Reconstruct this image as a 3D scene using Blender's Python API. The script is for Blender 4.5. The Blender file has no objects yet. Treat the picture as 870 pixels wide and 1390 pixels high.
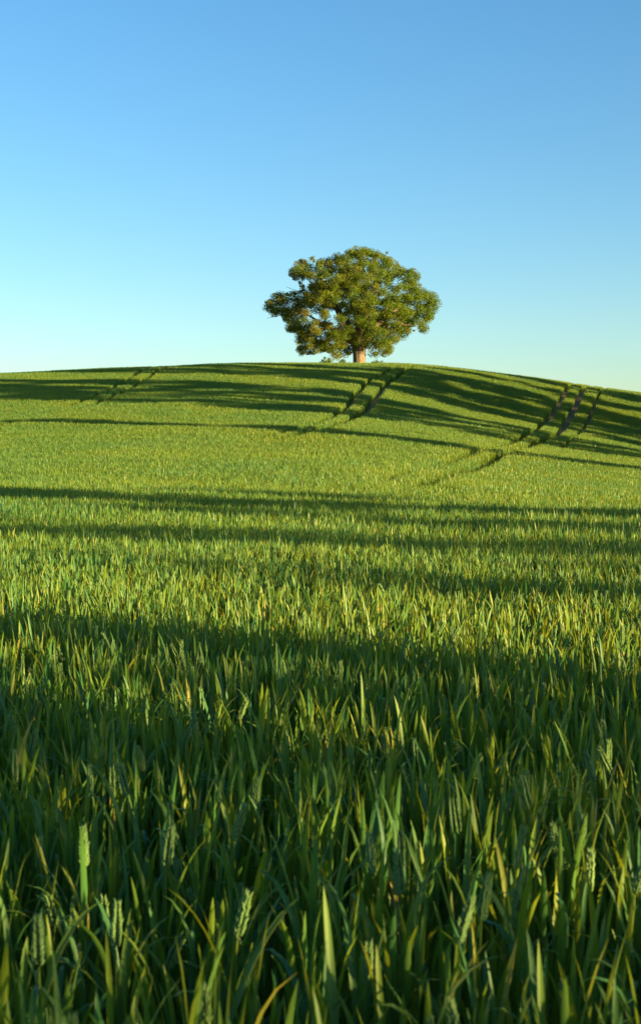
import bpy, bmesh, math, random
import numpy as np
from mathutils import Vector, Matrix, Euler

rng = np.random.default_rng(7)
random.seed(7)
scene = bpy.context.scene
COL = scene.collection

# ------------------------------------------------------------------ terrain
PY = np.array([-400,-60,0,14,30,45,58,70,85,97,106,112,120,140,200,320,420,6000.])
PG = np.array([0,0,0,0.05,.48,1.35,2.58,3.95,6.05,7.95,9.25,9.80,10.15,9.6,5,0.3,0,0])
def pchip(xk, yk):
    h = np.diff(xk); d = np.diff(yk)/h; m = np.zeros_like(yk)
    for i in range(1, len(xk)-1):
        if d[i-1]*d[i] > 0:
            w1 = 2*h[i]+h[i-1]; w2 = h[i]+2*h[i-1]; m[i] = (w1+w2)/(w1/d[i-1]+w2/d[i])
    def f(x):
        x = np.clip(x, xk[0], xk[-1]); i = np.clip(np.searchsorted(xk, x)-1, 0, len(xk)-2)
        t = (x-xk[i])/h[i]
        return (2*t**3-3*t*t+1)*yk[i]+(t**3-2*t*t+t)*h[i]*m[i]+(3*t*t-2*t**3)*yk[i+1]+(t**3-t*t)*h[i]*m[i+1]
    return f
Pf = pchip(PY, PG)
def ss(a, b, x):
    t = np.clip((x-a)/(b-a), 0, 1); return t*t*(3-2*t)
def G(x, y):
    x = np.asarray(x, float); y = np.asarray(y, float)
    r = np.maximum(x+1, 0); r2 = np.maximum(x-6, 0); l = np.maximum(-x-6, 0)
    k = ss(82, 106, y); A = np.interp(y, [0,50,62,78,400], [.1,.1,.138,.195,.195])
    R1 = A*(np.sqrt(r*r+25)-5); R1 = 6*np.tanh(R1/6)
    R2 = .15*(np.sqrt(r2*r2+16)-4); R2 = 7*np.tanh(R2/7)
    R = R1*(1-k)+R2*k
    L = .05*(np.sqrt(l*l+9)-3); L = 2.2*np.tanh(L/2.2)
    w = ss(8, 50, y)*(1-.999*ss(150, 330, y))
    und = .05*np.sin(x*.31+1.3)*np.sin(y*.23+.4)*ss(25, 60, y)
    return Pf(y)-(R+L)*w + und
def g(x, y): return float(G(np.array([x]), np.array([y]))[0])

# sun: low, from the right and behind the camera
PH = math.radians(34); EL = math.radians(7.5)
SX, SY = math.cos(PH), -math.sin(PH)          # towards the sun
UX, UY = math.sin(PH), math.cos(PH)           # across the sun direction
def us(u, s): return u*UX+s*SX, u*UY+s*SY

# ------------------------------------------------------------------ helpers
def tag(o, label=None, cat=None, group=None, kind=None):
    if label: o['label'] = label
    if cat: o['category'] = cat
    if group: o['group'] = group
    if kind: o['kind'] = kind
    return o
def empty(name, loc, label, cat, group=None, rz=0):
    o = bpy.data.objects.new(name, None); COL.objects.link(o)
    o.location = loc; o.rotation_euler = (0, 0, rz); o.empty_display_size = .2
    return tag(o, label, cat, group)
def mesh_np(name, V, F, mats, smooth=True, attrs=None, N=None):
    """V (n,3); F (m,4) quads or (m,3) tris"""
    V = np.ascontiguousarray(V, np.float32); F = np.ascontiguousarray(F, np.int32)
    me = bpy.data.meshes.new(name)
    k = F.shape[1]
    me.vertices.add(len(V)); me.vertices.foreach_set('co', V.ravel())
    me.loops.add(F.size); me.loops.foreach_set('vertex_index', F.ravel())
    me.polygons.add(len(F)); me.polygons.foreach_set('loop_start', np.arange(0, F.size, k, dtype=np.int32))
    me.update(calc_edges=True)
    me.polygons.foreach_set('use_smooth', np.full(len(F), smooth))
    for nm, a in (attrs or {}).items():
        at = me.attributes.new(nm, 'FLOAT', 'POINT'); at.data.foreach_set('value', np.ascontiguousarray(a, np.float32))
    for m in (mats if isinstance(mats, (list, tuple)) else [mats]): me.materials.append(m)
    return me
def link(name, me, parent=None, loc=None):
    o = bpy.data.objects.new(name, me); COL.objects.link(o)
    if parent: o.parent = parent
    if loc is not None: o.location = loc
    return o
class MB:
    def __init__(s): s.V = []; s.F = []; s.A = []; s.n = 0
    def add(s, V, F, a=None):
        V = np.asarray(V, float); F = np.asarray(F)
        s.V.append(V); s.F.append(F+s.n); s.n += len(V)
        s.A.append(np.full(len(V), 0. if a is None else 0.)+(0 if a is None else a))
    def mesh(s, name, mat, smooth=True):
        return mesh_np(name, np.concatenate(s.V), np.concatenate(s.F), mat, smooth, {'rnd': np.concatenate(s.A)})
def tube(mb, pts, rad, n=8, a=None, lump=0., rs=None):
    pts = np.asarray(pts, float); rad = np.asarray(rad, float)
    T = np.gradient(pts, axis=0); T /= np.linalg.norm(T, axis=1)[:, None]+1e-9
    up = np.array([0.13, .97, .2]); X = np.cross(T, up); X /= np.linalg.norm(X, axis=1)[:, None]; Y = np.cross(T, X)
    an = np.linspace(0, 2*np.pi, n, endpoint=False)
    r = rad[:, None]*np.ones(n)[None]
    if lump and rs is not None:
        r = r*(1+lump*(np.sin(an*3+rs)[None]*.6+np.sin(an*5+rs*2)[None]*.4+np.random.default_rng(int(rs*99)).normal(0, .35, r.shape)))
    V = pts[:, None]+r[..., None]*(np.cos(an)[None, :, None]*X[:, None]+np.sin(an)[None, :, None]*Y[:, None])
    m = len(pts); F = []
    for i in range(m-1):
        for j in range(n):
            k = (j+1) % n; F.append((i*n+j, i*n+k, (i+1)*n+k, (i+1)*n+j))
    mb.add(V.reshape(-1, 3), F, a)

# ------------------------------------------------------------------ materials
def newmat(name):
    m = bpy.data.materials.new(name); m.use_nodes = True
    nt = m.node_tree; nt.nodes.clear()
    return m, nt, nt.nodes.new, nt.links.new
def ramp(nt, stops):
    r = nt.nodes.new('ShaderNodeValToRGB'); e = r.color_ramp.elements
    while len(e) < len(stops): e.new(.5)
    for el, (p, c) in zip(e, stops): el.position = p; el.color = (*c, 1)
    return r
def leaf_mat(name, stops, trans, tstops, rough=.5, spec=.25, backblue=None):
    """thin leaf: diffuse + gloss on both faces and light let through from behind"""
    m, nt, N, L = newmat(name)
    out = N('ShaderNodeOutputMaterial'); at = N('ShaderNodeAttribute'); at.attribute_name = 'rnd'
    # slow changes of colour across the field, as the soil changes
    geo = N('ShaderNodeNewGeometry'); nz = N('ShaderNodeTexNoise'); nz.inputs['Scale'].default_value = .22; nz.inputs['Detail'].default_value = 4
    L(geo.outputs['Position'], nz.inputs['Vector'])
    mr = N('ShaderNodeMapRange'); mr.inputs[1].default_value = .3; mr.inputs[2].default_value = .7; mr.inputs[3].default_value = -.08; mr.inputs[4].default_value = .08
    L(nz.outputs[0], mr.inputs[0]); ad = N('ShaderNodeMath'); ad.operation = 'ADD'; L(at.outputs['Fac'], ad.inputs[0]); L(mr.outputs[0], ad.inputs[1])
    r = ramp(nt, stops); L(ad.outputs[0], r.inputs[0])
    r2 = ramp(nt, tstops); L(ad.outputs[0], r2.inputs[0])
    b = N('ShaderNodeBsdfPrincipled'); b.inputs['Roughness'].default_value = rough
    b.inputs['Specular IOR Level'].default_value = spec
    L(r.outputs[0], b.inputs['Base Color'])
    t = N('ShaderNodeBsdfTranslucent'); L(r2.outputs[0], t.inputs[0])
    mx = N('ShaderNodeMixShader'); mx.inputs[0].default_value = trans
    L(b.outputs[0], mx.inputs[1]); L(t.outputs[0], mx.inputs[2]); L(mx.outputs[0], out.inputs[0])
    return m
M_WHEAT = leaf_mat('wheat_leaf', [(0, (0.022, 0.125, 0.070)), (.3, (0.054, 0.162, 0.040)), (.62, (0.148, 0.205, 0.012)), (.86, (0.185, 0.220, 0.016)), (1, (0.290, 0.240, 0.046))],
                   .38, [(0, (0.120, 0.250, 0.014)), (.5, (0.305, 0.340, 0.008)), (1, (0.403, 0.350, 0.026))], .45, .3)
M_EAR = leaf_mat('wheat_ear', [(0, (.10, .22, .065)), (.6, (.17, .28, .07)), (1, (.38, .42, .14))], .15, [(0, (.14, .2, .05)), (1, (.25, .3, .08))], .55, .3)
M_OAK = leaf_mat('oak_leaf', [(0, (.048, .095, .008)), (.35, (.092, .148, .009)), (.6, (.135, .160, .014)), (.85, (.155, .145, .024)), (1, (.20, .155, .035))],
                 .34, [(0, (.15, .25, .015)), (.5, (.25, .29, .015)), (1, (.34, .25, .04))], .55, .2)
M_HEDGE = leaf_mat('hedge_leaf', [(0, (.05, .09, .02)), (1, (.09, .13, .03))], .3, [(0, (.1, .18, .02)), (1, (.16, .22, .03))], .5, .3)
def bark_mat():
    m, nt, N, L = newmat('bark'); out = N('ShaderNodeOutputMaterial'); b = N('ShaderNodeBsdfPrincipled')
    tc = N('ShaderNodeTexCoord'); mp = N('ShaderNodeMapping'); mp.inputs['Scale'].default_value = (7, 7, 1.1)
    L(tc.outputs['Object'], mp.inputs[0])
    n1 = N('ShaderNodeTexNoise'); n1.inputs['Scale'].default_value = 1.6; n1.inputs['Detail'].default_value = 7; n1.inputs['Roughness'].default_value = .65
    L(mp.outputs[0], n1.inputs['Vector'])
    r = ramp(nt, [(.32, (.05, .040, .025)), (.5, (.14, .112, .070)), (.7, (.24, .19, .12))]); L(n1.outputs[0], r.inputs[0])
    L(r.outputs[0], b.inputs['Base Color']); b.inputs['Roughness'].default_value = .9
    bp = N('ShaderNodeBump'); bp.inputs['Strength'].default_value = .8; bp.inputs['Distance'].default_value = .08
    L(n1.outputs[0], bp.inputs['Height']); L(bp.outputs[0], b.inputs['Normal']); L(b.outputs[0], out.inputs[0])
    return m
M_BARK = bark_mat()
def ground_mat():
    m, nt, N, L = newmat('field_soil'); out = N('ShaderNodeOutputMaterial'); b = N('ShaderNodeBsdfPrincipled')
    geo = N('ShaderNodeNewGeometry')
    n1 = N('ShaderNodeTexNoise'); n1.inputs['Scale'].default_value = 9; n1.inputs['Detail'].default_value = 9; n1.inputs['Roughness'].default_value = .7
    L(geo.outputs['Position'], n1.inputs['Vector'])
    r = ramp(nt, [(.3, (.12, .068, .022)), (.55, (.22, .138, .046)), (.75, (.30, .20, .075))]); L(n1.outputs[0], r.inputs[0])
    n2 = N('ShaderNodeTexNoise'); n2.inputs['Scale'].default_value = .02; n2.inputs['Detail'].default_value = 4
    L(geo.outputs['Position'], n2.inputs['Vector'])
    r2 = ramp(nt, [(.35, (.06, .11, .02)), (.65, (.11, .14, .035))]); L(n2.outputs[0], r2.inputs[0])
    # beyond the built crop (more than 150 m off) the sheet carries the green of other fields
    ln = N('ShaderNodeVectorMath'); ln.operation = 'LENGTH'; L(geo.outputs['Position'], ln.inputs[0])
    mr = N('ShaderNodeMapRange'); mr.inputs[1].default_value = 150; mr.inputs[2].default_value = 165
    L(ln.outputs['Value'], mr.inputs[0])
    mx = N('ShaderNodeMix'); mx.data_type = 'RGBA'
    L(mr.outputs[0], mx.inputs[0]); L(r.outputs[0], mx.inputs[6]); L(r2.outputs[0], mx.inputs[7])
    L(mx.outputs[2], b.inputs['Base Color']); b.inputs['Roughness'].default_value = .95
    bp = N('ShaderNodeBump'); bp.inputs['Strength'].default_value = .7; bp.inputs['Distance'].default_value = .05
    L(n1.outputs[0], bp.inputs['Height']); L(bp.outputs[0], b.inputs['Normal']); L(b.outputs[0], out.inputs[0])
    return m
M_SOIL = ground_mat()

# ------------------------------------------------------------------ ground sheet
xs = np.concatenate([[-6000,-2500,-1200,-600,-350,-220,-150], np.arange(-110, 110.1, 2), [150,220,350,600,1200,2500,6000]])
ys = np.concatenate([[-6000,-2500,-1200,-500,-200,-80,-40], np.arange(-20, 150.1, 2), np.arange(155, 430, 10), [600,1200,2500,6000]])
XX, YY = np.meshgrid(xs, ys); ZZ = G(XX, YY)
V = np.stack([XX, YY, ZZ], -1).reshape(-1, 3); nx = len(xs)
F = [(j*nx+i, j*nx+i+1, (j+1)*nx+i+1, (j+1)*nx+i) for j in range(len(ys)-1) for i in range(nx-1)]
o = link('ground', mesh_np('ground', V, F, M_SOIL)); tag(o, 'brown field soil under the crop, bare along the wheel tracks', 'ground', kind='structure')

# ------------------------------------------------------------------ wheat leaves
def ribbons(p, az, L, W, th0, kap, seg, fold, rnd, tw=0.0):
    """many leaves at once: base p (n,3), heading az, length L, width W, first tilt th0, bend kap"""
    n = len(p); s = np.linspace(0, 1, seg+1)
    th = th0[:, None]+kap[:, None]*s[None]**2.2
    ds = L[:, None]/seg
    thm = (th[:, 1:]+th[:, :-1])/2
    h = np.concatenate([np.zeros((n, 1)), np.cumsum(np.sin(thm)*ds, 1)], 1)
    z = np.concatenate([np.zeros((n, 1)), np.cumsum(np.cos(thm)*ds, 1)], 1)
    ca, sa = np.cos(az)[:, None], np.sin(az)[:, None]
    C = np.stack([p[:, 0:1]+h*ca, p[:, 1:2]+h*sa, p[:, 2:3]+z], -1)
    wprof = np.clip((.45+.55*np.minimum(s*3.2, 1))*np.sqrt(np.clip(1-s**2.6, 0, 1)), .03, 1)
    ta = az[:, None]+np.pi/2+(tw if np.isscalar(tw) else tw[:, None])*s[None]
    S = np.stack([np.cos(ta), np.sin(ta), np.zeros_like(ta)], -1)*(W[:, None]*wprof[None]/2)[..., None]
    if fold:
        nrm = np.stack([-np.cos(th)*ca, -np.cos(th)*sa, np.sin(th)], -1)*(W[:, None]*wprof[None]*.22)[..., None]
        R = np.stack([C-S+nrm, C, C+S+nrm], 2); k = 3
    else:
        R = np.stack([C-S, C+S], 2); k = 2
    V = R.reshape(-1, 3); per = (seg+1)*k
    q = []
    for i in range(seg):
        for j in range(k-1):
            a = i*k+j; q.append((a, a+1, a+k+1, a+k))
    q = np.array(q); F = (np.arange(n)[:, None, None]*per+q[None]).reshape(-1, 4)
    A = np.repeat(rnd, per)
    tip = np.tile(np.repeat(s, k), n)
    return V, F, np.clip(A+.10*(tip-.4), 0, 1)

def ear_geo(mb, base, d, length=.085, w=.0125, rnd=.4, rg=rng):
    """a green wheat ear: two ranks of overlapping pointed spikelets up a rachis"""
    d = np.array(d, float); d /= np.linalg.norm(d)
    X = np.cross(d, [0, 1, 0.1]); X /= np.linalg.norm(X); Y = np.cross(X, d)
    rot = rg.uniform(0, np.pi); Xr = X*np.cos(rot)+Y*np.sin(rot); Yr = -X*np.sin(rot)+Y*np.cos(rot)
    n = 21
    for i in range(n):
        t = i/(n-1); side = 1 if i % 2 else -1
        c = np.array(base)+d*length*(t*.86)
        wd = w*(.66+.5*math.sin(math.pi*min(1, t*.85+.12)))*.47
        for lat in (-1, 0, 1):
            ax = d*1.0+Xr*side*(.40-.22*t)+Yr*lat*.30+rg.normal(0, .07, 3); ax /= np.linalg.norm(ax)
            o0 = c+Xr*side*wd*.42+Yr*lat*wd*.42
            ln = length*rg.uniform(.16, .20); A2 = np.cross(ax, Yr); A2 /= np.linalg.norm(A2); B2 = np.cross(ax, A2)
            V = [o0]
            for (tt, rr) in ((.3, .85), (.65, .7)):
                for k in range(5):
                    an = k*2*np.pi/5
                    V.append(o0+ax*ln*tt+(A2*math.cos(an)+B2*math.sin(an))*wd*.42*rr)
            V.append(o0+ax*ln*1.15)
            F = []
            for k in range(5):
                k2 = (k+1) % 5
                F += [(0, 1+k2, 1+k, 1+k), (1+k, 1+k2, 6+k2, 6+k), (6+k, 6+k2, 11, 11)]
            mb.add(V, F, np.clip(rnd+rg.uniform(-.15, .2), 0, 1)+np.zeros(12))

def clean(V, F):
    """quads whose last corner repeats are kept as triangles"""
    return V, F

def patch(name, T, dens, near, seed, ears=0):
    r = np.random.default_rng(seed)
    nsh = int(T*T*dens); e = T*.56
    # drill rows are softened into an even stand
    cx = r.uniform(-e, e, nsh); cy = r.uniform(-e, e, nsh)
    P=[];AZ=[];L=[];W=[];T0=[];K=[];R=[];TW=[]
    tops = r.normal(.60, .035, nsh)
    for lv in ((.10, .36), (.24, .48), (.37, .72), (.46, .99)) if near else ((.12, .50), (.33, .82), (.44, 1.0)):
        n = nsh
        hb = lv[0]+r.uniform(-.04, .05, n)
        az = r.uniform(0, 2*np.pi, n)
        P.append(np.stack([cx, cy, hb], -1)); AZ.append(az)
        ln = r.uniform(.17, .27, n)
        if lv[1] > .9: ln = np.clip(tops-hb, .12, .26)*r.uniform(.9, 1.12, n)
        L.append(ln)
        W.append(r.uniform(.008, .0145, n) if near else r.uniform(.010, .017, n))
        T0.append(np.abs(r.normal(.07, .13, n)))
        bend = np.where(r.random(n) < .16, r.uniform(1.3, 2.6, n), np.abs(r.normal(.22, .28, n)))
        K.append(bend); TW.append(r.normal(0, .7, n))
        R.append(np.clip(r.normal(.38, .12 if near else .11, n)+(r.random(n) < (.03 if near else .008))*.5, 0, 1))
    # shoots' stems, thin upright ribbons
    ns = nsh
    P.append(np.stack([cx, cy, np.zeros(ns)], -1)); AZ.append(r.uniform(0, 6.28, ns)); L.append(np.full(ns, .50)); W.append(np.full(ns, .005))
    T0.append(np.abs(r.normal(0, .03, ns))); K.append(np.zeros(ns)); TW.append(np.zeros(ns)); R.append(r.uniform(.3, .6, ns))
    V, F, A = ribbons(*[np.concatenate(q) for q in (P, AZ, L, W, T0, K)], 7 if near else 4, near, np.concatenate(R), np.concatenate(TW))
    mats = [M_WHEAT, M_EAR]
    if ears:
        mb = MB(); ne = int(round(ears*T*T))
        for _ in range(ne):
            x, y = r.uniform(-T/2, T/2, 2); z = r.uniform(.50, .575)
            a = r.uniform(0, 6.28); t = abs(r.normal(0, .28))
            ear_geo(mb, (x, y, z), (math.cos(a)*t, math.sin(a)*t, 1), r.uniform(.06, .08), r.uniform(.009, .0115), .40, r)
        V2 = np.concatenate(mb.V); F2 = np.concatenate(mb.F)
        Fall = np.concatenate([F, F2+len(V)]); nf = len(F)
        V = np.concatenate([V, V2]); A = np.concatenate([A, np.concatenate(mb.A)])
        me = quadmesh(name, V, Fall, mats, A)
        mi = np.zeros(len(me.polygons), np.int32); mi[nf:] = 1
        me.polygons.foreach_set('material_index', mi)
    else:
        me = mesh_np(name, V, F, mats, True, {'rnd': A})
    return bpy.data.objects.new(name, me)
def quadmesh(name, V, F, mats, A):
    """like mesh_np, but a repeated last corner makes a triangle"""
    F = np.asarray(F, np.int32); tri = F[:, 2] == F[:, 3]
    cnt = np.where(tri, 3, 4); keep = np.ones(F.shape, bool); keep[tri, 3] = False
    me = bpy.data.meshes.new(name); me.vertices.add(len(V)); me.vertices.foreach_set('co', np.ascontiguousarray(V, np.float32).ravel())
    lo = F[keep]; me.loops.add(len(lo)); me.loops.foreach_set('vertex_index', lo)
    st = np.concatenate([[0], np.cumsum(cnt)[:-1]]).astype(np.int32)
    me.polygons.add(len(F)); me.polygons.foreach_set('loop_start', st)
    me.update(calc_edges=True); me.polygons.foreach_set('use_smooth', np.ones(len(F), bool))
    at = me.attributes.new('rnd', 'FLOAT', 'POINT'); at.data.foreach_set('value', np.ascontiguousarray(A, np.float32))
    for m in mats: me.materials.append(m)
    return me

plants = bpy.data.collections.new('wheat_patches')      # sources of the crop's instances, not linked to the scene
NA, NB, NC = 7, 6, 6
TA, TB, TC = .6, 1.0, .2
for i in range(NA): plants.objects.link(patch('a_patch_%02d' % i, TA, 430, True, 100+i, ears=18))
for i in range(NB): plants.objects.link(patch('b_patch_%02d' % i, TB, 420, False, 200+i))
for i in range(NC): plants.objects.link(patch('c_patch_%02d' % i, TC, 360, False, 300+i))

# wheel tracks through the crop, in metres on the ground
TRACKS = [
    [(11.5,126),(8.4,112),(5.3,101),(3.3,92.8),(2.1,82.2),(1.4,73.9),(.5,65.9),(-.7,59),(-3,52)],
    [(14.5,126),(10.8,115),(6.9,103),(4.4,91.5),(3.2,81),(2.3,71.8),(1.4,65.1),(.2,59),(-2,52)],
    [(24,122),(20.3,108),(16.6,93.5),(13.3,81.5),(10.4,68.6),(7.9,58),(6.0,51.5),(3.6,41.7),(2.1,35.7),(1.4,31.5)],
    [(25.5,122),(22.3,110),(20.9,106),(18.1,94.7),(15.8,86.2),(12.8,73.5),(9.7,61.6),(7.2,52.2),(4.7,41.3),(3.3,35.6),(2.1,29.2)],
    [(26,122),(22.9,108),(19.8,96.5),(16.9,85.5),(14.4,76.3),(10.9,61)],
    [(-14,122),(-13.6,108),(-13.5,97),(-13.7,91.2),(-14.2,78.7),(-15.4,72.1),(-18,62),(-22,52)],
    [(-12.2,122),(-12,108),(-12.2,97),(-12.5,88.2),(-13.0,76.8),(-14.1,71.6),(-16.5,62),(-20,52)],
]
TW_ = [.17, .21, .18, .23, .12, .17, .17]
def dense(t):
    t = np.array(t, float); d = np.concatenate([[0], np.cumsum(np.linalg.norm(np.diff(t, axis=0), axis=1))])
    k = np.arange(0, d[-1], .25)
    # smooth by averaging over a short window
    p = np.stack([np.interp(k, d, t[:, 0]), np.interp(k, d, t[:, 1])], -1)
    kern = np.ones(17)/17; pad = np.pad(p, ((8, 8), (0, 0)), 'edge')
    return np.stack([np.convolve(pad[:, 0], kern, 'valid'), np.convolve(pad[:, 1], kern, 'valid')], -1)
TD = [dense(t) for t in TRACKS]
def track_gap(P):
    """distance to the nearest wheel track minus that track's half width"""
    out = np.full(len(P), 99.)
    for t, w in zip(TD, TW_):
        lo = t.min(0)-3; hi = t.max(0)+3
        sel = np.where((P[:, 0] > lo[0]) & (P[:, 0] < hi[0]) & (P[:, 1] > lo[1]) & (P[:, 1] < hi[1]))[0]
        for c in range(0, len(sel), 2000):
            q = sel[c:c+2000]
            d = np.sqrt(((P[q][:, None]-t[None])**2).sum(-1)).min(1)
            out[q] = np.minimum(out[q], d-w)
    return out
OAKP = np.array([3.25, 112.0])

pts = []; rots = []; scl = []; idx = []
def put(P, T, base, n):
    x, y = P[:, 0], P[:, 1]; e = .4
    z = G(x, y); gx = (G(x+e, y)-G(x-e, y))/(2*e); gy = (G(x, y+e)-G(x, y-e))/(2*e)
    m = len(P); q = rng.integers(0, 4, m)*np.pi/2
    # tilt the patch to the slope: rotation about x by atan(gy), about y by -atan(gx), after turning it by q
    R = []
    for a, b, c in zip(np.arctan(gy), -np.arctan(gx), q):
        R.append(tuple((Matrix.Rotation(b, 3, 'Y') @ Matrix.Rotation(a, 3, 'X') @ Matrix.Rotation(c, 3, 'Z')).to_euler()))
    low = .5+.25*(np.sin(x*.55+np.sin(y*.21)*2)+np.sin(y*.37+np.sin(x*.33)*1.7))
    h = .95+.09*low+rng.normal(0, .025, m)
    pts.append(np.stack([x, y, z-.01], -1)); rots.append(np.array(R)); idx.append(base+rng.integers(0, n, m))
    scl.append(np.stack([np.ones(m), np.ones(m), h], -1))
# near stand
YS = 12.0
ax = np.arange(-11.4+TA/2, 11.4, TA); ay = np.arange(-2.4+TA/2, YS, TA)
P = np.stack(np.meshgrid(ax, ay), -1).reshape(-1, 2)
ytop = ay[-1]+TA/2
put(P, TA, 0, NA)
# the rest of the field
ax = np.arange(-70.5, 71, TB); ay = np.arange(ytop+TB/2, 135, TB)
P = np.stack(np.meshgrid(ax, ay), -1).reshape(-1, 2)
P = P[np.abs(P[:, 0]) < P[:, 1]*.42+14]
axn = np.concatenate([np.arange(-26.9, -11.4, TB), np.arange(11.9, 27, TB)]); ayn = np.arange(-2, ytop, TB)
P = np.concatenate([P, np.stack(np.meshgrid(axn, ayn), -1).reshape(-1, 2)])
tg = track_gap(P); to = np.linalg.norm(P-OAKP, axis=1)
fine = (tg < 1.1) | (to < 4.5)
put(P[~fine], TB, NA, NB)
sub = (np.arange(5)-2)*TC
S = np.stack(np.meshgrid(sub, sub), -1).reshape(-1, 2)
Q = (P[fine][:, None]+S[None]).reshape(-1, 2)+rng.uniform(-.02, .02, (fine.sum()*25, 2))
keep = (track_gap(Q) > .07) & (np.linalg.norm(Q-OAKP, axis=1) > 1.6)
put(Q[keep], TC, NA+NB, NC)
pts = np.concatenate(pts); rots = np.concatenate(rots); scl = np.concatenate(scl); idx = np.concatenate(idx)
print('patches', len(pts))
me = bpy.data.meshes.new('wheat_crop'); me.vertices.add(len(pts)); me.vertices.foreach_set('co', pts.astype(np.float32).ravel())
for nm, a in (('prot', rots), ('pscl', scl)):
    at = me.attributes.new(nm, 'FLOAT_VECTOR', 'POINT'); at.data.foreach_set('vector', a.astype(np.float32).ravel())
at = me.attributes.new('pidx', 'INT', 'POINT'); at.data.foreach_set('value', idx.astype(np.int32))
me.materials.append(M_WHEAT)
wheat = link('wheat_crop', me)
tag(wheat, 'dense green wheat crop covering the whole field and hill', 'wheat', kind='stuff')
ng = bpy.data.node_groups.new('wheat_stand', 'GeometryNodeTree')
ng.interface.new_socket('Geometry', in_out='INPUT', socket_type='NodeSocketGeometry')
ng.interface.new_socket('Geometry', in_out='OUTPUT', socket_type='NodeSocketGeometry')
N = ng.nodes.new; LK = ng.links.new
gi = N('NodeGroupInput'); go = N('NodeGroupOutput'); ci = N('GeometryNodeCollectionInfo'); iop = N('GeometryNodeInstanceOnPoints')
ci.inputs['Collection'].default_value = plants; ci.inputs['Separate Children'].default_value = True; ci.inputs['Reset Children'].default_value = True
iop.inputs['Pick Instance'].default_value = True
def named(nm, dt):
    a = N('GeometryNodeInputNamedAttribute'); a.data_type = dt; a.inputs['Name'].default_value = nm
    return a.outputs['Attribute']
e2r = N('FunctionNodeEulerToRotation'); LK(named('prot', 'FLOAT_VECTOR'), e2r.inputs[0])
LK(gi.outputs[0], iop.inputs['Points']); LK(ci.outputs[0], iop.inputs['Instance']); LK(named('pidx', 'INT'), iop.inputs['Instance Index'])
LK(e2r.outputs[0], iop.inputs['Rotation']); LK(named('pscl', 'FLOAT_VECTOR'), iop.inputs['Scale']); LK(iop.outputs[0], go.inputs[0])
md = wheat.modifiers.new('stand', 'NODES'); md.node_group = ng

# ------------------------------------------------------------------ single wheat plants with ears in the foreground
def wheat_plant(x, y, tip, lean, az, label, elen=.080, ew=.0118, rnd=.45):
    z0 = g(x, y)
    o = empty('wheat_plant', (x, y, z0), label, 'wheat plant', 'wheat plants whose ears stand out in the foreground')
    rg = np.random.default_rng(int(abs(x*1000)+y*100))
    d = np.array([math.cos(az)*math.sin(lean), math.sin(az)*math.sin(lean), math.cos(lean)])
    eb = np.array([0, 0, tip-elen*1.0*math.cos(lean)])
    s = np.linspace(0, 1, 9)[:, None]
    hd = np.array([math.cos(az), math.sin(az), 0])
    stem = eb*s - hd*(1-s)*s*math.tan(lean)*.16
    mb = MB(); tube(mb, stem, np.linspace(.0026, .0017, 9), 6, .5); link('stem', mb.mesh('stem', M_WHEAT), o)
    mb = MB(); ear_geo(mb, eb, d, elen, ew, rnd, rg)
    link('ear', quadmesh('ear', np.concatenate(mb.V), np.concatenate(mb.F), [M_EAR], np.concatenate(mb.A)), o)
    for k in range(3):
        hb = tip*(.45+.13*k); n1 = np.array([1.])
        V, F, A = ribbons(np.array([[0, 0, hb]]), np.array([rg.uniform(0, 6.28)]), n1*rg.uniform(.2, .27), n1*rg.uniform(.010, .0135),
                          n1*rg.uniform(.1, .3), n1*rg.uniform(.5, 1.6), 8, True, n1*rg.uniform(.25, .5), n1*rg.normal(0, .5))
        link('leaf', mesh_np('leaf', V, F, M_WHEAT, True, {'rnd': A}), o)
    return o
EARS = [  # x, y, tip height, lean, heading, words
    (.507, 2.129, .700, .33, .15, 'plump wheat ear leaning right at the right edge, tallest ear of the corner'),
    (.318, 2.152, .735, .20, .3, 'tall straight pale wheat ear just left of the right corner ears'),
    (.238, 1.956, .718, .16, .0, 'dim upright wheat ear low between two broad leaves, lower right'),
    (.302, 2.02, .710, .22, .5, 'short wheat ear half buried right of the dim upright ear'),
    (.196, 1.90, .700, .34, .2, 'wheat ear tilted right, nearest the bottom middle right'),
    (.130, 2.13, .700, .10, 3.0, 'wheat ear standing plumb right of the middle of the foreground'),
    (.609, 2.94, .690, .30, 2.6, 'farther wheat ear leaning left near the right edge'),
    (.43, 2.71, .690, .25, 3.0, 'farther slim wheat ear among leaves right of centre'),
    (-.395, 2.71, .715, .28, 2.9, 'sunlit yellow wheat ear leaning left with bright spikelets, upper left foreground'),
    (-.158, 2.38, .715, .34, .1, 'slender wheat ear arched to the right left of the middle'),
    (-.260, 2.23, .715, .12, .2, 'pale wheat ear standing high in the left middle of the foreground'),
    (-.300, 1.93, .685, .05, 1.0, 'yellow green upright wheat ear at the lower left'),
    (-.122, 1.93, .700, .22, .0, 'long pale yellow wheat ear curving right, lower middle left'),
    (-.395, 1.85, .690, .10, 2.0, 'small bright wheat ear near the bottom left corner'),
    (-.405, 2.27, .705, .05, 2.8, 'blunt wheat ear near the left edge beside a broad leaf'),
]
for (x, y, tip, lean, az, lb) in EARS: wheat_plant(x, y, tip-.015, lean, az, lb, .073, .0112, .25)

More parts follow.
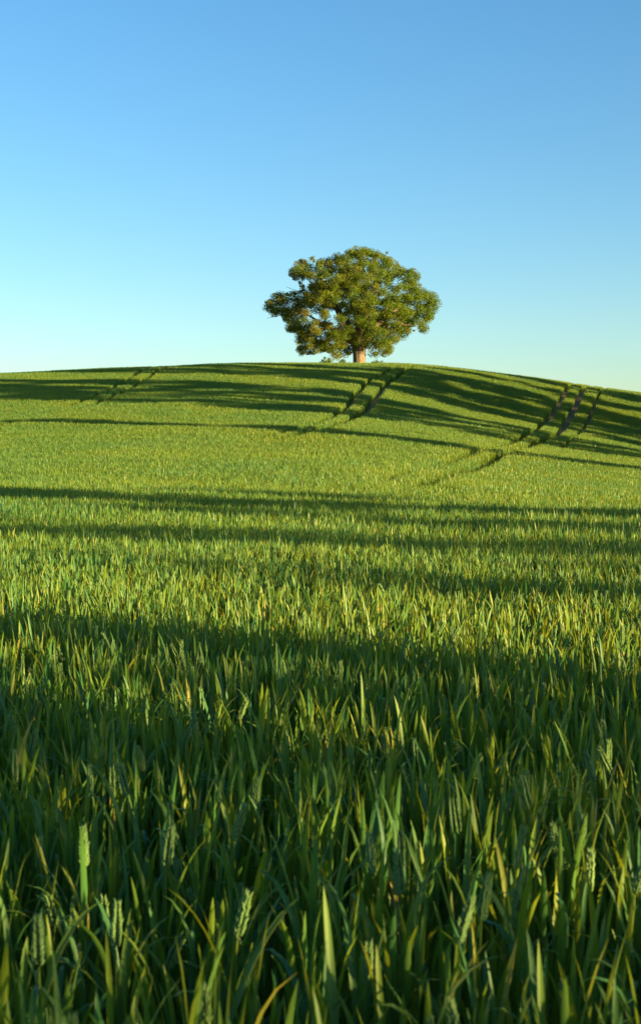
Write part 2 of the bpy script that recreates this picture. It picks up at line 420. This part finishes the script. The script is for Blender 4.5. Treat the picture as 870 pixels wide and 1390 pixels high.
# ------------------------------------------------------------------ leaves of trees
def leaf_cloud(C, rad, per, size, rg, rnd, flat=.8):
    """clumps of leaf-sized quads round the centres C"""
    n = len(C)*per
    c = np.repeat(C, per, 0); r = np.repeat(rad, per)
    d = rg.normal(0, 1, (n, 3)); d /= np.linalg.norm(d, axis=1)[:, None]
    rr = rg.random(n)**.42
    p = c+d*(rr*r)[:, None]*np.array([1, 1, flat])
    nrm = d*.9+rg.normal(0, .8, (n, 3))+np.array([0, 0, .35]); nrm /= np.linalg.norm(nrm, axis=1)[:, None]
    a = np.cross(nrm, rg.normal(0, 1, (n, 3))); a /= np.linalg.norm(a, axis=1)[:, None]; b = np.cross(nrm, a)
    s = (size*rg.uniform(.6, 1.25, n))[:, None]
    V = np.stack([p-a*s*.5, p+b*s*.33-a*s*.05+nrm*s*.1, p+a*s*.55, p-b*s*.33-a*s*.05+nrm*s*.1], 1).reshape(-1, 3)
    F = np.arange(4*n).reshape(-1, 4)
    A = np.clip(np.repeat(np.repeat(rnd, per)+rg.normal(0, .07, n), 4), 0, 1)
    return V, F, A

# the oak: outline read in metres (x right of the trunk, z above its foot)
def oz(px, py): return (px-460)/50.4, (572-py)/50.2
OUT = [oz(*q) for q in [(62,292),(85,262),(125,243),(165,243),(205,232),(200,205),(170,180),(152,145),(180,112),(245,95),(300,108),(335,92),(375,90),(405,72),(445,62),(490,56),(545,68),(590,88),(622,112),(640,140),(690,150),(722,185),(742,235),(785,258),(794,300),(775,345),(748,385),(745,412),(700,415),(655,425),(640,445),(605,455),(595,505),(560,512),(525,515),(498,495),(470,482),(430,490),(400,522),(350,520),(310,490),(275,508),(225,512),(188,515),(185,480),(200,450),(165,420),(150,385),(135,350),(95,345),(72,320)]]
OUT = np.array(OUT)
def inside(P, poly):
    x, y = P[:, 0], P[:, 1]; c = np.zeros(len(P), bool); j = len(poly)-1
    for i in range(len(poly)):
        xi, yi = poly[i]; xj, yj = poly[j]
        hit = ((yi > y) != (yj > y)) & (x < (xj-xi)*(y-yi)/(yj-yi+1e-12)+xi); c ^= hit; j = i
    return c
def edge_dist(P, poly):
    a = poly; b = np.roll(poly, -1, 0); d = b-a
    t = np.clip(((P[:, None]-a[None])*d[None]).sum(-1)/(d*d).sum(-1)[None], 0, 1)
    q = a[None]+t[..., None]*d[None]
    return np.sqrt(((P[:, None]-q)**2).sum(-1)).min(1)
OKX, OKY = float(OAKP[0]), float(OAKP[1])
oak = empty('oak_tree', (OKX, OKY, g(OKX, OKY)-.05), 'solitary spreading oak with bronze green crown on the crest of the hill', 'tree')
rg = np.random.default_rng(21)
cand = rg.uniform((-8, .9), (6.8, 10.4), (9000, 2)); cand = cand[inside(cand, OUT)]
ed = edge_dist(cand, OUT)
cand = cand[ed > .20]; ed = ed[ed > .20]
cx, cz = 0.0, 5.4
half = 5.2*np.sqrt(np.clip(1-((cand[:, 0]+.4)/8.0)**2, .04, 1)*np.clip(1-((cand[:, 1]-5.4)/5.6)**2, .05, 1))
half = np.minimum(half, ed*1.9+.5)
dep = rg.uniform(-1, 1, len(cand)); dep = np.sign(dep)*np.abs(dep)**.62*half      # more towards the outside
C = np.stack([cand[:, 0], dep, cand[:, 1]], -1)
# keep apart, so that clumps and gaps form
sel = []
for i in range(len(C)):
    if len(sel) == 0 or np.min(((C[sel]-C[i])**2).sum(1)) > .56**2: sel.append(i)
    if len(sel) > 680: break
C = C[sel]; ec = ed[sel]
# gaps: the patch of sky left of the trunk and thin places
def zx(px, py): return np.array(oz(px, py))
for (px, py, r) in ((355, 342, .42), (488, 182, .28), (225, 215, .4), (165, 222, .65), (622,215,.28), (265,355,.3), (395,280,.15), (300,440,.08), (690,400,.2), (275,125,.15)):
    hh = zx(px, py); C = C[np.hypot(C[:, 0]-hh[0], C[:, 2]-hh[1]) > r+.28]
rad = rg.uniform(.38, .66, len(C))
# the left and middle of the crown is more bronze, the right greener
bz = np.clip(.38-.035*C[:, 0]+rg.normal(0, .13, len(C)), .05, .9)
V, F, A = leaf_cloud(C, rad, 330, .108, rg, bz)
# loose outer sprays
m = 260; ang = rg.integers(0, len(OUT), m); tt = rg.random(m)[:, None]
E0 = OUT[ang]*(1-tt)+np.roll(OUT, -1, 0)[ang]*tt; ctr = np.array([-.3, 5.2]); E0 = E0+(ctr-E0)*rg.uniform(.045, .11, m)[:, None]
Cs = np.stack([E0[:, 0], rg.normal(0, .8, m), E0[:, 1]], -1)
V2, F2, A2 = leaf_cloud(Cs, rg.uniform(.12, .32, m), 44, .108, rg, np.clip(rg.normal(.4, .2, m), 0, 1))
link('crown', mesh_np('crown', np.concatenate([V, V2]), np.concatenate([F, F2+len(V)]), M_OAK, False, {'rnd': np.concatenate([A, A2])}), oak)
mb = MB()
zt = np.array([-.25, 0, .12, .35, .8, 1.3, 1.8, 2.3, 2.9, 3.6])
rt = np.array([.86, .74, .63, .56, .53, .53, .57, .60, .48, .34])
tp = np.stack([.04*np.sin(zt*1.2)-.02*zt, .03*np.cos(zt), zt], -1)
tube(mb, tp, rt, 20, lump=.035, rs=1.7)
link('trunk', mb.mesh('trunk', M_BARK), oak)
def grow(p0, p1, r0, r1, sag, n=9, wob=.12):
    s = np.linspace(0, 1, n)[:, None]; p0 = np.array(p0, float); p1 = np.array(p1, float)
    p = p0+(p1-p0)*s; p[:, 2] += (np.sin(s[:, 0]*np.pi)*sag); p[1:-1] += rg.normal(0, wob, (n-2, 3))
    return p, r0+(r1-r0)*s[:, 0]**.8
LIMBS = [((-.2,0,2.0),(-5.6,-.6,5.0),.21,.4),((-.1,.3,2.4),(-4.2,1.0,7.6),.26,.3),((0,0,2.9),(-1.2,-.4,8.8),.32,.0),((.1,.05,2.8),(2.1,.5,8.7),.31,.2),
         ((.25,0,2.3),(5.0,-.2,6.2),.30,.6),((.2,-.2,2.0),(4.2,-2.2,3.6),.23,.7),((-.2,-.2,2.1),(-3.6,-2.4,2.8),.23,.9),((0,.2,2.4),(-2.6,3.0,6.3),.26,.3),((.1,.2,2.4),(2.8,3.0,5.9),.26,.3),((0,-.25,2.6),(.6,-3.3,6.3),.26,.2)]
for (a, b, r0, sag) in LIMBS:
    mb = MB(); p, r = grow(a, b, r0, .05, sag); tube(mb, p, r, 8, lump=.05, rs=abs(b[0])+.3)
    for k in range(7):           # boughs off the limb, then twigs towards nearby clumps
        i = rg.integers(3, 9); q = p[i]
        near = C[np.argsort(((C-q)**2).sum(1))[rg.integers(2, 22)]]
        bp, br = grow(q, near, r[i]*.55, .018, .15, 6, .06); tube(mb, bp, br, 5)
        for _ in range(2):
            q2 = bp[rg.integers(2, 6)]; n2 = C[np.argsort(((C-q2)**2).sum(1))[rg.integers(1, 8)]]
            cp, cr = grow(q2, n2, .03, .01, .05, 4, .04); tube(mb, cp, cr, 4)
    link('branch', mb.mesh('branch', M_BARK), oak)
mb = MB()
for (a, b) in (((-3.6,-.6,5.9),(-6.1,-.7,6.9)),((-4.8,-.65,6.45),(-5.9,-.9,6.5)),((-5.9,-.5,4.6),(-7.7,-.6,4.3)),((-3.0,-1,6.4),(-4.9,-1.1,7.9))):
    p, r = grow(a, b, .045, .012, .05, 6, .03); tube(mb, p, r, 4)
link('bare_twigs', mb.mesh('bare_twigs', M_BARK), oak)

# scrub at the oak's foot
def shrub(x, y, w, h, label, seed):
    r = np.random.default_rng(seed); o = empty('low_shrub', (x, y, g(x, y)), label, 'shrub', 'low scrub beside the oak trunk')
    n = int(10*w/.5)
    c = np.stack([r.uniform(-w/2, w/2, n), r.uniform(-.3, .3, n), r.uniform(.15, h, n)], -1); c[:, 2] *= 1-.6*(np.abs(c[:, 0])/(w/2))**2
    V, F, A = leaf_cloud(c, r.uniform(.14, .24, n), 60, .09, r, r.uniform(.1, .5, n))
    link('foliage', mesh_np('foliage', V, F, M_OAK, False, {'rnd': A}), o)
    mb = MB()
    for k in range(6): p, q = grow((r.uniform(-.1, .1), 0, 0), c[k], .02, .006, .05, 4, .02); tube(mb, p, q, 4)
    link('stem', mb.mesh('stem', M_BARK), o)
shrub(OKX-2.75, OKY-1.4, 1.1, 1.12, 'leafy low shrub standing in the crop left of the oak trunk', 3)
shrub(OKX-1.4, OKY-1.2, 1.5, .80, 'flat dark weed patch between the leafy shrub and the oak trunk', 4)
shrub(OKX+1.5, OKY-1.2, 1.6, .74, 'thin low scrub right of the oak trunk', 5)
r = np.random.default_rng(9); n = 5200; a = r.uniform(0, 6.28, n); q = .5+1.6*np.sqrt(r.random(n))
P3 = np.stack([OKX+np.cos(a)*q, OKY+np.sin(a)*q], -1); P3 = np.c_[P3, G(P3[:, 0], P3[:, 1])]
V, F, A = ribbons(P3, r.uniform(0, 6.28, n), r.uniform(.25, .55, n), np.full(n, .014), np.abs(r.normal(.1, .2, n)), np.abs(r.normal(.4, .4, n)), 3, False, np.clip(r.normal(.55, .2, n), 0, 1))
tag(link('rough_grass', mesh_np('rough_grass', V, F, M_WHEAT, True, {'rnd': A})), 'rough grass left uncut round the foot of the oak', 'grass', kind='stuff')

# ------------------------------------------------------------------ hedgerow trees right of the field: they cast the long shadows
def row_tree(name, u0, u1, s, zb, zt, per, label, cat='tree', size=.40, thick=2.6, seed=1, taper=0.25, holes=0, dens=1.0, wob=.4, rs=1.0, hxr=(-.45, .45), prof=None, grp='trees of the hedgerow along the right side of the field'):
    r = np.random.default_rng(seed); uc = (u0+u1)/2; w = u1-u0
    x, y = us(uc, s); z0 = g(x, y)
    o = empty(name, (x, y, z0), label, cat, grp, rz=math.atan2(UY, UX))      # local x runs across the sunlight
    H = zt-z0; B = max(zb-z0, .4)
    n = int(w*(zt-zb)*1.9*dens); t = r.random(n)
    wz = np.interp(t, *(prof if prof else ([0, .15, .7, 1], [.93, 1, 1-taper*.3, .8])))
    kz = np.arange(0, H+1, .3); zc = B+t*(H-B)
    eL = np.interp(zc, kz, r.normal(0, wob, len(kz))); eR = np.interp(zc, kz, r.normal(0, wob, len(kz)))
    q = r.uniform(0, 1, n); c = np.stack([(-.5*w*wz+eL)*(1-q)+(.5*w*wz+eR)*q, r.uniform(-thick/2, thick/2, n), B+t*(H-B)], -1)
    for _ in range(holes):
        hx = r.uniform(*hxr)*w; hz = r.uniform(B, H); rr = r.uniform(.05, .35)
        c = c[np.hypot(c[:, 0]-hx, (c[:, 2]-hz)) > rr+.3]
    rad = np.minimum(r.uniform(.5, .85, len(c))*rs, w*.3)
    V, F, A = leaf_cloud(c, rad, int(per*1.9), size, r, r.uniform(.1, .9, len(c)))
    link('crown', mesh_np('crown', V, F, M_HEDGE, False, {'rnd': A}), o)
    mb = MB(); R = .06+.018*H
    p, q = grow((0, 0, -.3), (0, 0, H*.86), R, .04, 0, 10, .05); q[0] *= 1.35; tube(mb, p, q, 9)
    link('trunk', mb.mesh('trunk', M_BARK), o)
    for k in range(6):
        i = r.integers(3, 9); e = c[r.integers(0, len(c))]
        mb = MB(); bp, br = grow(p[i], e, q[i]*.5, .02, .1, 6, .06); tube(mb, bp, br, 5); link('branch', mb.mesh('branch', M_BARK), o)
    return o
S1 = -4
row_tree('poplar_tree', 46.3, 48.7, S1, 1.2, 10.2, 60, 'slim pointed poplar, nearest of the hedgerow trees beside the hill', thick=1.6, seed=11, wob=.12, prof=([0,.2,.75,1],[.9,1,.6,.25]))
row_tree('ash_tree', 57.2, 63.3, S1, 1.0, 19.5, 46, 'broad ash second along the hedgerow beside the hill', seed=12)
row_tree('ash_tree', 63.9, 66.1, S1-1, 1.0, 19.5, 50, 'narrow ash squeezed between two broad ones in the hedgerow', seed=13, dens=1.4)
row_tree('ash_tree', 66.7, 70.1, S1, 1.0, 20, 46, 'ash fourth along the hedgerow, before the wide gap', seed=14, dens=1.4)
row_tree('ash_tree', 75.4, 78.6, S1, 1.0, 21, 46, 'ash first past the wide gap in the hedgerow', seed=15, dens=1.4)
row_tree('ash_tree', 79.5, 83.3, S1-1, 1.0, 21, 46, 'ash second past the wide gap in the hedgerow', seed=16, dens=1.4)
row_tree('ash_tree', 84.3, 88.0, S1, 1.0, 21, 46, 'ash third past the wide gap in the hedgerow', seed=17, dens=1.4)
row_tree('ash_tree', 90.3, 92.2, S1-1, 1.0, 15.6, 50, 'narrow ash fourth past the wide gap in the hedgerow', seed=18, dens=1.4)
row_tree('ash_tree', 94.8, 99.5, S1, 1.0, 15.6, 46, 'broad ash at the uphill end of the hedgerow', seed=19, dens=1.4)
# near group, right of and behind the camera
S2 = 18; GN = 'field maples standing to the right of the near crop'
row_tree('maple_tree', 15.5, 19.7, S2, 2.0, 8.2, 34, 'round maple farthest up the field edge', seed=31, wob=1.0, holes=4, dens=1.4, prof=([0,.3,.5,1],[1.25,1.2,.82,.7]), grp=GN)
row_tree('maple_tree', 10.9, 14.0, S2+1, 2.0, 8.6, 18, 'maple second up the field edge', seed=32, wob=.8, rs=.6, holes=8, dens=2.2, size=.26, grp=GN)
row_tree('maple_tree', 6.7, 8.9, S2, 2.0, 8.0, 14, 'thin maple abreast of the near field', seed=33, wob=.65, holes=7, dens=.75, grp=GN)
row_tree('maple_tree', -1.2, 5.0, S2, 1.5, 9.2, 21, 'large maple just right of the photographer', seed=34, holes=0, rs=.55, wob=.25, dens=2.2, size=.25, grp=GN)
row_tree('maple_tree', -8.0, -1.4, S2+1, 1.5, 9.5, 34, 'large maple behind the photographer', seed=35, holes=4, dens=1.2, size=.36, grp=GN)

# ------------------------------------------------------------------ light, sky, camera
w = bpy.data.worlds.new('World'); scene.world = w; w.use_nodes = True
nt = w.node_tree; bg = nt.nodes['Background']
sk = nt.nodes.new('ShaderNodeTexSky'); sk.sky_type = 'NISHITA'; sk.sun_disc = False
sk.sun_elevation = EL; sk.sun_rotation = math.radians(90+34)
sk.air_density = 1.1; sk.dust_density = 0.4; sk.ozone_density = 3.0; sk.altitude = 0
hs = nt.nodes.new('ShaderNodeHueSaturation'); hs.inputs['Hue'].default_value = .502; hs.inputs['Saturation'].default_value = 1.17
nt.links.new(sk.outputs[0], hs.inputs['Color']); nt.links.new(hs.outputs[0], bg.inputs[0]); bg.inputs[1].default_value = .071
ld = bpy.data.lights.new('sun', 'SUN'); ld.energy = 5.0; ld.angle = math.radians(.5); ld.color = (1, .71, .32)
so = bpy.data.objects.new('sun', ld); COL.objects.link(so)
d = Vector((-SX*math.cos(EL), -SY*math.cos(EL), -math.sin(EL)))
so.rotation_euler = d.to_track_quat('-Z', 'Y').to_euler(); so.location = (40, -20, 40)

cam = bpy.data.cameras.new('camera'); co = bpy.data.objects.new('camera', cam); COL.objects.link(co); scene.camera = co
co.location = (0, 0, 1.3)
cam.sensor_fit = 'VERTICAL'; cam.sensor_height = 36; cam.lens = 36*1805/1390
pitch = math.atan(55/1805); co.rotation_euler = (math.pi/2-pitch, 0, 0)
cam.clip_start = .05; cam.clip_end = 12000
cam.dof.use_dof = True; cam.dof.focus_distance = 12; cam.dof.aperture_fstop = 10

scene.view_settings.view_transform = 'Standard'; scene.view_settings.look = 'None'
scene.view_settings.exposure = 2.15; scene.view_settings.gamma = 1
scene.render.engine = 'CYCLES'
cy = scene.cycles
cy.use_denoising = True
cy.max_bounces = 6; cy.diffuse_bounces = 3; cy.transmission_bounces = 4; cy.glossy_bounces = 2
cy.use_adaptive_sampling = False
